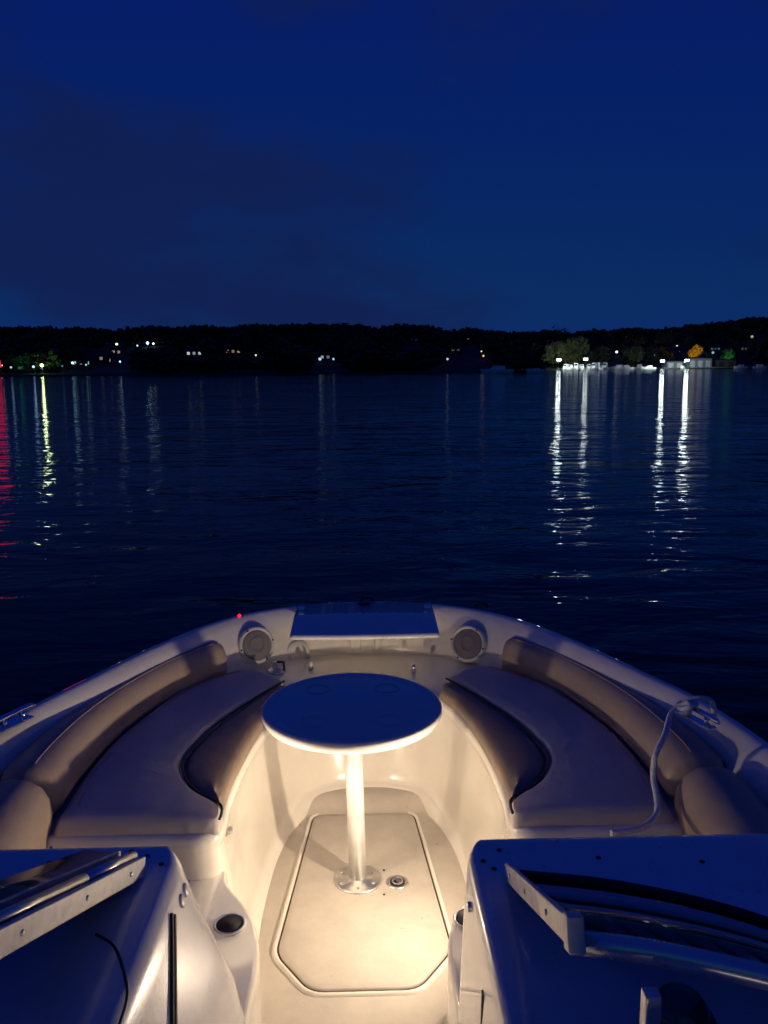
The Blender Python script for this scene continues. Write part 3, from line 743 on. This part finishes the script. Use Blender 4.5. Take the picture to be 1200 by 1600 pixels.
# things on the shelf: cup holder, latch, small fittings
p = at_z(432, 1050, .684)
v, f = lathe([(.036, -.002), (.038, .010), (.034, .012), (.030, .008), (.029, -.03), (.001, -.03)], 24, org=p); ch = mesh('shelf_latch', v, f, M['chrome'], boat)
v, f = box(p+Vector((0, 0, .03)), (.03, .025, .035)); mesh('latch_knob', v, f, M['chrome'], ch, bevel=.006)
v, f = tube([p+Vector((.005, -.005, .048)), p+Vector((.035, -.02, .052)), p+Vector((.04, -.045, .02))], .006, 8); mesh('latch_lever', v, f, M['black'], ch)
a = at_z(452, 1030, .684); pts = cr_spline([a, a+Vector((.0, .01, .05)), a+Vector((.03, .015, .072)), a+Vector((.07, .015, .065)), a+Vector((.085, .01, .025)), a+Vector((.085, .01, 0))], 20)
v, f = tube(pts, .011, 10); mesh('grab_handle', v, f, M['plastic'], boat)
for px, py in ((486, 1046), (646, 1050)):
    q = at_z(px, py, .684); v, f = lathe([(.011, 0), (.011, .02), (.008, .035), (.001, .038)], 14, org=q); mesh('table_clip', v, f, M['plastic'] if px < 500 else M['chrome'], boat)
# vertical moulded ribs in the niche under the lid
for x, w in ((-.045, .05), (.06, .03)):
    v, f = box((x, 3.705, .77), (w, .02, .15)); mesh('niche_rib', v, f, M['gel'], boat, bevel=.008)

# pedestals with cup holders beside the walk-through
def pedestal(plan, cup, top=.55):
    pl = cr_spline([(x, y, 0) for x, y in plan], 60)
    n = normals2(pl); c = Vector((sum(p.x for p in pl)/60, sum(p.y for p in pl)/60, 0))
    for i in range(60):
        if n[i].dot(c-pl[i]) < 0: n[i] = -n[i]
    rows = [[p+n[i]*o+Vector((0, 0, z)) for o, z in ((-.01, F), (-.004, F+.04), (0, F+.10), (0, top-.02), (.004, top-.007), (.014, top))] for i, p in enumerate(pl)]
    v, f = grid(rows); m = 6
    # top cap as polygon
    f.append(tuple(i*m+5 for i in range(60)))
    o = mesh('pedestal', v, f, M['gel'], boat)
    v, f = lathe([(.030, -.0), (.040, .002), (.043, .006), (.040, .010), (.036, .008), (.0335, 0)], 32, org=(cup[0], cup[1], top)); k = mesh('cup_holder', v, f, M['plastic'], o)
    v, f = lathe([(.0335, .0085), (.033, .002), (.001, .0015)], 32, org=(cup[0], cup[1], top)); mesh('cup_well', v, f, M['rubber'], k)
    return o
pedestal([(-.55, 2.28), (-.43, 2.26), (-.395, 2.16), (-.325, 2.05), (-.285, 1.94), (-.272, 1.82), (-.275, 1.70), (-.27, 1.5), (-.265, 1.2), (-.26, .9), (-.26, .6), (-.5, .55)], (-.365, 1.975))
pedestal([(.55, 2.27), (.43, 2.26), (.375, 2.19), (.30, 2.11), (.235, 2.01), (.204, 1.90), (.200, 1.76), (.21, 1.5), (.225, 1.2), (.225, .9), (.225, .6), (.5, .55)], (.268, 1.975))

# consoles
def console(s, xin, side, name='console'):
    ys = [1.66, 1.658, 1.654, 1.648, 1.64, 1.63, 1.615, 1.60, 1.58, 1.56, 1.53, 1.45, 1.35, 1.2, 1.0, .8, .62]
    rows = []
    for y in ys:
        d = 1.66-y
        cx = 0.0 if y < 1.56 else .075*(1-math.sqrt(max(0, 1-((y-1.56)/.10)**2)))
        dz = -.045*(1-math.sqrt(max(0, 1-(1-min(1, d/.05))**2)))
        top = 1.0+dz
        row = []
        for o, z in side:       # inboard side going up
            row.append(Vector((s*(xin-o)+s*cx, y, min(z, top))))
        for o in (.03, .10, .25, .45, .62, .72):
            row.append(Vector((s*min(1.20, xin+o+cx), y, top-(0 if o < .6 else (o-.6)*.9*0))))
        row.append(Vector((s*1.17, y, top-.02))); row.append(Vector((s*1.215, y, .90)))
        rows.append(row)
    v, f = grid(rows); m = len(rows[0])
    base = len(v); rr = rows[0]; v += [Vector((p.x, 1.655, min(p.z, .40))) for p in rr]
    for j in range(m-1): f.append((j, j+1, base+j+1, base+j))
    return mesh(name, v, f, M['deckgel'], boat)
port = console(-1, .385, [(.12, F), (.12, .6), (.10, .70), (.062, .80), (.028, .88), (.010, .935), (.002, .965), (-.008, .985), (-.018, .997)])
stbd = console(1, .21, [(.02, F), (.02, .5), (.018, .6), (.012, .78), (.006, .9), (.002, .96), (0, .98), (-.004, .992), (-.012, .999)])
def dots(lst, z=1.001, r=.0055):
    me = None
    for px, py in lst:
        p = at_z(px, py, z)
        if me is None:
            v, f = lathe([(r, -.003), (r, .001), (r*.5, .0022), (.001, .0024)], 12); q = mesh('deck_screw', v, f, M['black'], boat); me = q.data
        else: q = link('deck_screw', me, None, boat)
        q.location = p
dots([(780, 1328), (755, 1345), (772, 1357), (935, 1340), (1097, 1346), (230, 1337), (252, 1350), (77, 1348), (205, 1330)])
# deck bright flecks (tiny snap studs)
for px, py in ((870, 1315), (1030, 1322), (833, 1374), (1075, 1322), (80, 1325)):
    v, f = lathe([(.004, 0), (.003, .003), (.001, .004)], 10, org=at_z(px, py, 1.0)); mesh('snap_stud', v, f, M['chrome'], boat)

# starboard windshield (raked aft), frame, gasket, glass
def windshield(B, T, name):
    o = empty(name, (0, 0, 0)); o.parent = boat
    Bc = cr_spline(B, 30); Tc = cr_spline(T, 30)
    v, f = grid([[b, b.lerp(t, .5), t] for b, t in zip(Bc, Tc)]); g = mesh('glass', v, f, M['pane'], o)
    so = g.modifiers.new('t', 'SOLIDIFY'); so.thickness = .005
    v, f = tube([b+Vector((0, .0, .006)) for b in Bc], .011, 10); mesh('gasket', v, f, M['rubber'], o)
    v, f = grid([[t+Vector((0, y, z)) for y, z in ((-.012, -.012), (-.014, .004), (-.008, .012), (.006, .012), (.012, .004), (.012, -.012))] for t in Tc], closed_c=True)
    f.append((0, 1, 2, 3, 4, 5)); f.append(tuple(range(29*6, 30*6))[::-1]); mesh('top_rail', v, f, M['railalu'], o)
    return o
W1 = windshield([(.285, 1.49, 1.0), (.50, 1.44, 1.0), (.72, 1.33, 1.0), (.95, 1.12, .99), (1.12, .8, .97), (1.17, .4, .95)],
                [(.268, .93, 1.285), (.38, .90, 1.285), (.55, .82, 1.285), (.75, .66, 1.28), (.95, .42, 1.27), (1.05, .1, 1.26)], 'starboard_windshield')
W1.name = 'windshield'
v, f = bar((.279, 1.49, 1.012), (.256, .925, 1.30), .012, .034); sf = mesh('side_frame', v, f, M['frame'], W1, smooth=False, bevel=.003)
v, f = bar((.256, .932, 1.300), (.256, .905, 1.312), .022, .046); mesh('corner_cap', v, f, M['frame'], W1, smooth=False, bevel=.004)
# bracket post from rail to dash
p0 = Vector((.325, .86, 1.02)); v, f = box((.335, .86, 1.13), (.020, .02, .28)); mesh('support_post', v, f, M['alu'], W1, smooth=False, bevel=.003)
W2 = windshield([(-.455, 1.53, 1.0), (-.60, 1.50, 1.0), (-.78, 1.42, 1.0), (-.98, 1.2, .99), (-1.13, .85, .97), (-1.17, .4, .95)],
                [(-.525, .93, 1.285), (-.60, .88, 1.285), (-.72, .78, 1.285), (-.85, .62, 1.28), (-.98, .4, 1.27), (-1.05, .1, 1.26)], 'windshield')
v, f = bar((-.452, 1.53, 1.015), (-.505, .90, 1.29), .012, .040); mesh('side_frame', v, f, M['frame'], W2, smooth=False, bevel=.003)
scm = None
for par, a_, b_ in ((W1, (.279, 1.49, 1.012), (.256, .925, 1.30)), (W2, (-.452, 1.53, 1.015), (-.505, .90, 1.29))):
    A_, B_ = Vector(a_), Vector(b_); s_ = 1 if par is W2 else -1
    for t in (.12, .42, .75):
        p = A_.lerp(B_, t)+Vector((s_*.0065, 0, .0))
        if scm is None: v, f = lathe([(.0045, -.001), (.0045, .0012), (.001, .002)], 10, axis=(1, 0, 0)); q = mesh('screw', v, f, M['alu'], par); scm = q.data
        else: q = link('screw', scm, None, par)
        q.location = p; q.rotation_euler = (0, 0, 0 if s_ > 0 else math.pi)
# folded centre panel lying against the port windshield
W3 = empty('folded_windshield_panel'); W3.parent = boat
def off(p, q): return (p[0]+q[0], p[1]+q[1], p[2]+q[2])
b0, t0 = (-.462, 1.53, 1.03), (-.520, .90, 1.305)
for k, (a, b) in enumerate(((0, .33), (.345, 1.0))):
    A_ = Vector(b0).lerp(Vector(t0), a); B_ = Vector(b0).lerp(Vector(t0), b)
    v, f = tube([A_+Vector((-.008, 0, .008)), B_+Vector((-.008, 0, .008))], .0105, 12); mesh('hinge_tube', v, f, M['alu'], W3)
v, f = bar(off(b0, (-.034, .0, .014)), off(t0, (-.040, .0, .014)), .006, .014); mesh('edge_trim', v, f, M['frame'], W3, smooth=False, bevel=.002)
v, f = bar(off(b0, (-.022, 0, .0)), off(t0, (-.026, 0, .0)), .014, .01); mesh('gasket', v, f, M['rubber'], W3, smooth=False)
v = [Vector(off(b0, (-.04, 0, .016))), Vector(off(t0, (-.046, 0, .016))), Vector(off(t0, (-.14, -.02, .03))), Vector(off(b0, (-.11, .02, .012)))]
g = mesh('glass', v, [(0, 1, 2, 3)], mat('brown_glass', (.05, .03, .02), .12, coat=.3), W3); g.modifiers.new('t', 'SOLIDIFY').thickness = .006

# console side details: port seal strip, latch pocket, seam ; starboard seal
def seal(pts, w, m, name, par): v, f = join(*[bar(a, b, w, .01, up=(1, 0, .2)) for a, b in zip(pts, pts[1:])]); return mesh(name, v, f, m, par, smooth=False)
def on_port(py, z):   # port side face x at height z
    S_ = [(.12, F), (.12, .6), (.10, .70), (.062, .80), (.028, .88), (.010, .935), (.002, .965)]
    for (a, za), (b, zb) in zip(S_, S_[1:]):
        if za <= z <= zb: return -(.385-(a+(b-a)*(z-za)/(zb-za)))
    return -.385
SP = []
for i in range(50):
    z = .957-.60*(i/49)**1.3; x = on_port(0, z); lo_, hi_ = .3, 1.6
    for _ in range(30):      # seal runs straight down the face
        y = (lo_+hi_)/2; q = CM.transposed() @ Vector((x, y, z-CAMZ))
        if 600+1294*q.x/-q.z < 268+4*i/49: lo_ = y
        else: hi_ = y
    SP.append(Vector((x, y, z)))
SP = cr_spline([tuple(p) for p in SP[::4]], 30); rows = []
for i, p in enumerate(SP):
    t = (SP[min(29, i+1)]-SP[max(0, i-1)]).normalized(); nn = Vector((1, 0, .45)).normalized(); sd = t.cross(nn).normalized()*.0085; up = nn*.006
    rows.append([p-up*.5-sd, p+up-sd, p+up-sd*.3, p+up*.3, p+up+sd*.3, p+up+sd, p-up*.5+sd])
v, f = grid(rows, closed_c=True); mesh('door_seal', v, f, M['rubber'], port)
rows = []
for i in range(14):
    z = .90-.6*i/13; x = .21-.012*i/13-.004; rows.append([Vector((x, 1.31, z)), Vector((x-.004, 1.31, z)), Vector((x-.004, 1.295, z)), Vector((x, 1.295, z))])
v, f = grid(rows, closed_c=True); mesh('door_seal', v, f, M['rubber'], stbd)
for dy in (0, .035):
    v, f = lathe([(.014, -.004), (.014, .002), (.010, .004), (.001, .004)], 18, axis=(1, 0, .3), org=(-.376, 1.525+dy, .94)); mesh('latch_button', v, f, M['plastic'], port)
v, f = lathe([(.010, -.004), (.010, .006), (.001, .007)], 18, axis=(-1, 0, 0), org=(.207, 1.50, .93)); mesh('latch_button', v, f, M['alu'], stbd)

sp_ = [at_z(px, py, .998) for px, py in ((150, 1462), (176, 1478), (190, 1508), (199, 1550), (206, 1600), (208, 1650))]
for k, p in enumerate(sp_): p.x = min(p.x, -.388); p.z = 1.0005 if p.x < -.402 else .996
v, f = tube(cr_spline([tuple(p) for p in sp_], 30), .0028, 6); mesh('seam', v, f, M['welt'], port)
# compass on the starboard dash
cp = at_z(1062, 1590, 1.03); cp.z = 1.0
v, f = lathe([(.06, 0), (.058, .02), (.05, .035), (.046, .036)], 30, org=cp); c = mesh('compass', v, f, M['black'], boat)
v, f = lathe([(.045, .034), (.042, .05), (.03, .066), (.012, .074), (.001, .075)], 30, org=cp); mesh('compass_dome', v, f, M['glass'], c)
# steering wheel and seats behind the camera are outside the photo; helm wheel kept for completeness of the dash
# cleats
def cleat(p, ang, parent=boat):
    o = empty('cleat', p, ang); o.parent = parent
    v, f = join(box((0, 0, .003), (.035, .13, .006))); mesh('base', v, f, M['chrome'], o, bevel=.002)
    for y in (-.035, .035):
        v, f = tube([(0, y, .004), (0, y, .032)], .008, 10); mesh('stud', v, f, M['chrome'], o)
    v, f = tube(cr_spline([(0, -.088, .03), (0, -.06, .036), (0, 0, .037), (0, .06, .036), (0, .088, .03)], 12), [.004]+[.009]*10+[.004], 10); mesh('horn', v, f, M['chrome'], o)
    return o
cl = at_z(1090, 1128, .905); cleat(cl, R(22))
cr_ = at_z(22, 1132, .905); cleat(cr_, R(-24))
# courtesy lamp on the starboard side of the footwell (the photograph's light source)
LP = Vector((.36, 2.175, .605))
ax = Vector((-.85, .30, .05)).normalized()
v, f = lathe([(.016, -.075), (.018, -.004), (.016, .002)], 22, axis=ax, org=LP); lm = mesh('courtesy_or_fill_lamp', v, f, M['plastic'], boat)
v, f = lathe([(.0145, .0), (.012, .003), (.001, .004)], 22, axis=ax, org=LP); mesh('lamp_lens', v, f, M['lens_warm'], lm)
def area_bulb(p, d, e, par, size=.03):
    ld = bpy.data.lights.new('courtesy_or_fill_bulb', 'AREA'); ld.shape = 'DISK'; ld.size = size; ld.energy = e; ld.color = (1, .80, .585)
    lo = bpy.data.objects.new('bulb', ld); COL.objects.link(lo); lo.parent = par; lo.location = p+d*.008; lo.rotation_euler = d.to_track_quat('-Z', 'Y').to_euler()
area_bulb(LP, ax, 8.8, lm)
# added fill light on the port seat base, warming the starboard backrest and gunwale
LP_FILL = Vector((-.400, 2.285, .645)); ax_fill = Vector((.88, .30, .32)).normalized()
v, f = lathe([(.010, -.03), (.011, -.003), (.010, .001)], 18, axis=ax_fill, org=LP_FILL); fill_lamp = mesh('courtesy_or_fill_lamp', v, f, M['plastic'], boat)
area_bulb(LP_FILL, ax_fill, 3.2, fill_lamp, .02)
# second courtesy lamp low on the port console, lighting the aft trims
LP2 = Vector((.19, .35, .68))
v, f = lathe([(.03, -.02), (.03, -.004), (.026, .002)], 22, axis=(-1, 0, 0), org=LP2); lm = mesh('courtesy_or_fill_lamp', v, f, M['plastic'], boat)
v, f = lathe([(.024, .0), (.020, .006), (.001, .009)], 22, axis=(-1, 0, 0), org=LP2); mesh('lamp_lens', v, f, M['lens_warm'], lm)
area_bulb(LP2, Vector((-.55, .8, .05)).normalized(), 3.8, lm, .05)

# ------------------------------------------------------------------ table
tx, ty = -.045, 2.60
tb = empty('table', (tx, ty, F+.010)); tag(tb, 'round white pedestal table standing on the bow floor', 'table')
tz = .90-F-.010
v, f = lathe([(.001, tz-.044), (.20, tz-.044), (.275, tz-.042), (.293, tz-.034), (.299, tz-.02), (.298, tz-.008), (.292, tz-.001), (.286, tz), (.262, tz-.0008), (.258, tz-.003), (.254, tz-.003), (.25, tz-.002), (.001, tz-.001)], 96, org=(0, 0, 0))
tt = mesh('table_top', v, f, M['gel'], tb)
for ax_, ay in ((-.12, -.13), (.12, -.13), (-.12, .14), (.12, .14)):
    rows = [[Vector((ax_+math.cos(a)*r, ay+math.sin(a)*r, tz-.0002+z)) for a in [2*math.pi*k/36 for k in range(36)]] for r, z in ((.045, -.0004), (.043, .0016), (.040, .0016), (.038, -.0004))]
    v, f = grid(rows, closed_c=True); mesh('cup_ring', v, f, M['gel'], tt)
v, f = lathe([(.029, .004), (.029, tz-.036)], 40, org=(0, 0, 0)); v = [Vector((p.x*(1+.05*(1-p.z/tz))+.012*(1-p.z/tz), p.y, p.z)) for p in v]; mesh('pole', v, f, M['polewhite'], tb)
bc = Vector((.012, 0, 0))
v, f = lathe([(.083, .0), (.083, .003), (.080, .006), (.036, .007), (.032, .014), (.028, .015)], 48, org=bc); pl = mesh('base_plate', v, f, M['alu'], tb)
for k in range(6):
    a = R(30+60*k); v, f = lathe([(.0065, 0), (.0065, .003), (.001, .0045)], 12, org=bc+Vector((math.cos(a)*.062, math.sin(a)*.062, .006))); mesh('screw', v, f, M['chrome'], pl)
v, f = lathe([(.06, tz-.037), (.06, tz-.043), (.034, tz-.06), (.030, tz-.09)], 36); mesh('socket', v, f, M['alu'], tb)

# ------------------------------------------------------------------ rope
def rope_pts():
    k = cl+Vector((-.035, .03, .03))
    P = [cl+Vector((.06, .02, .0)), cl+Vector((.055, .03, .05)), cl+Vector((.02, .04, .062)), cl+Vector((-.02, .045, .05)),
         cl+Vector((-.045, .03, .03)), cl+Vector((-.03, .005, .045)), cl+Vector((0, .02, .052)), cl+Vector((-.01, .06, .04)), cl+Vector((-.045, .055, .03)), cl+Vector((-.06, .02, .02)), cl+Vector((-.035, -.0, .03)), cl+Vector((-.02, .03, .05)),
         cl+Vector((-.07, .03, .02))]
    P += [at_z(1038, 1150, .90), at_z(1024, 1180, .868), at_z(1021, 1215, .80), at_z(1026, 1245, .77), at_z(1026, 1270, .745), at_z(1012, 1288, .742), at_z(988, 1298, .742), at_z(955, 1302, .742)]
    return cr_spline([tuple(p) for p in P], 220)
v, f = tube(rope_pts(), .009, 8); tag(mesh('mooring_rope', v, f, M['rope']), 'pale dock line knotted on the starboard cleat and hanging over the backrest', 'rope')
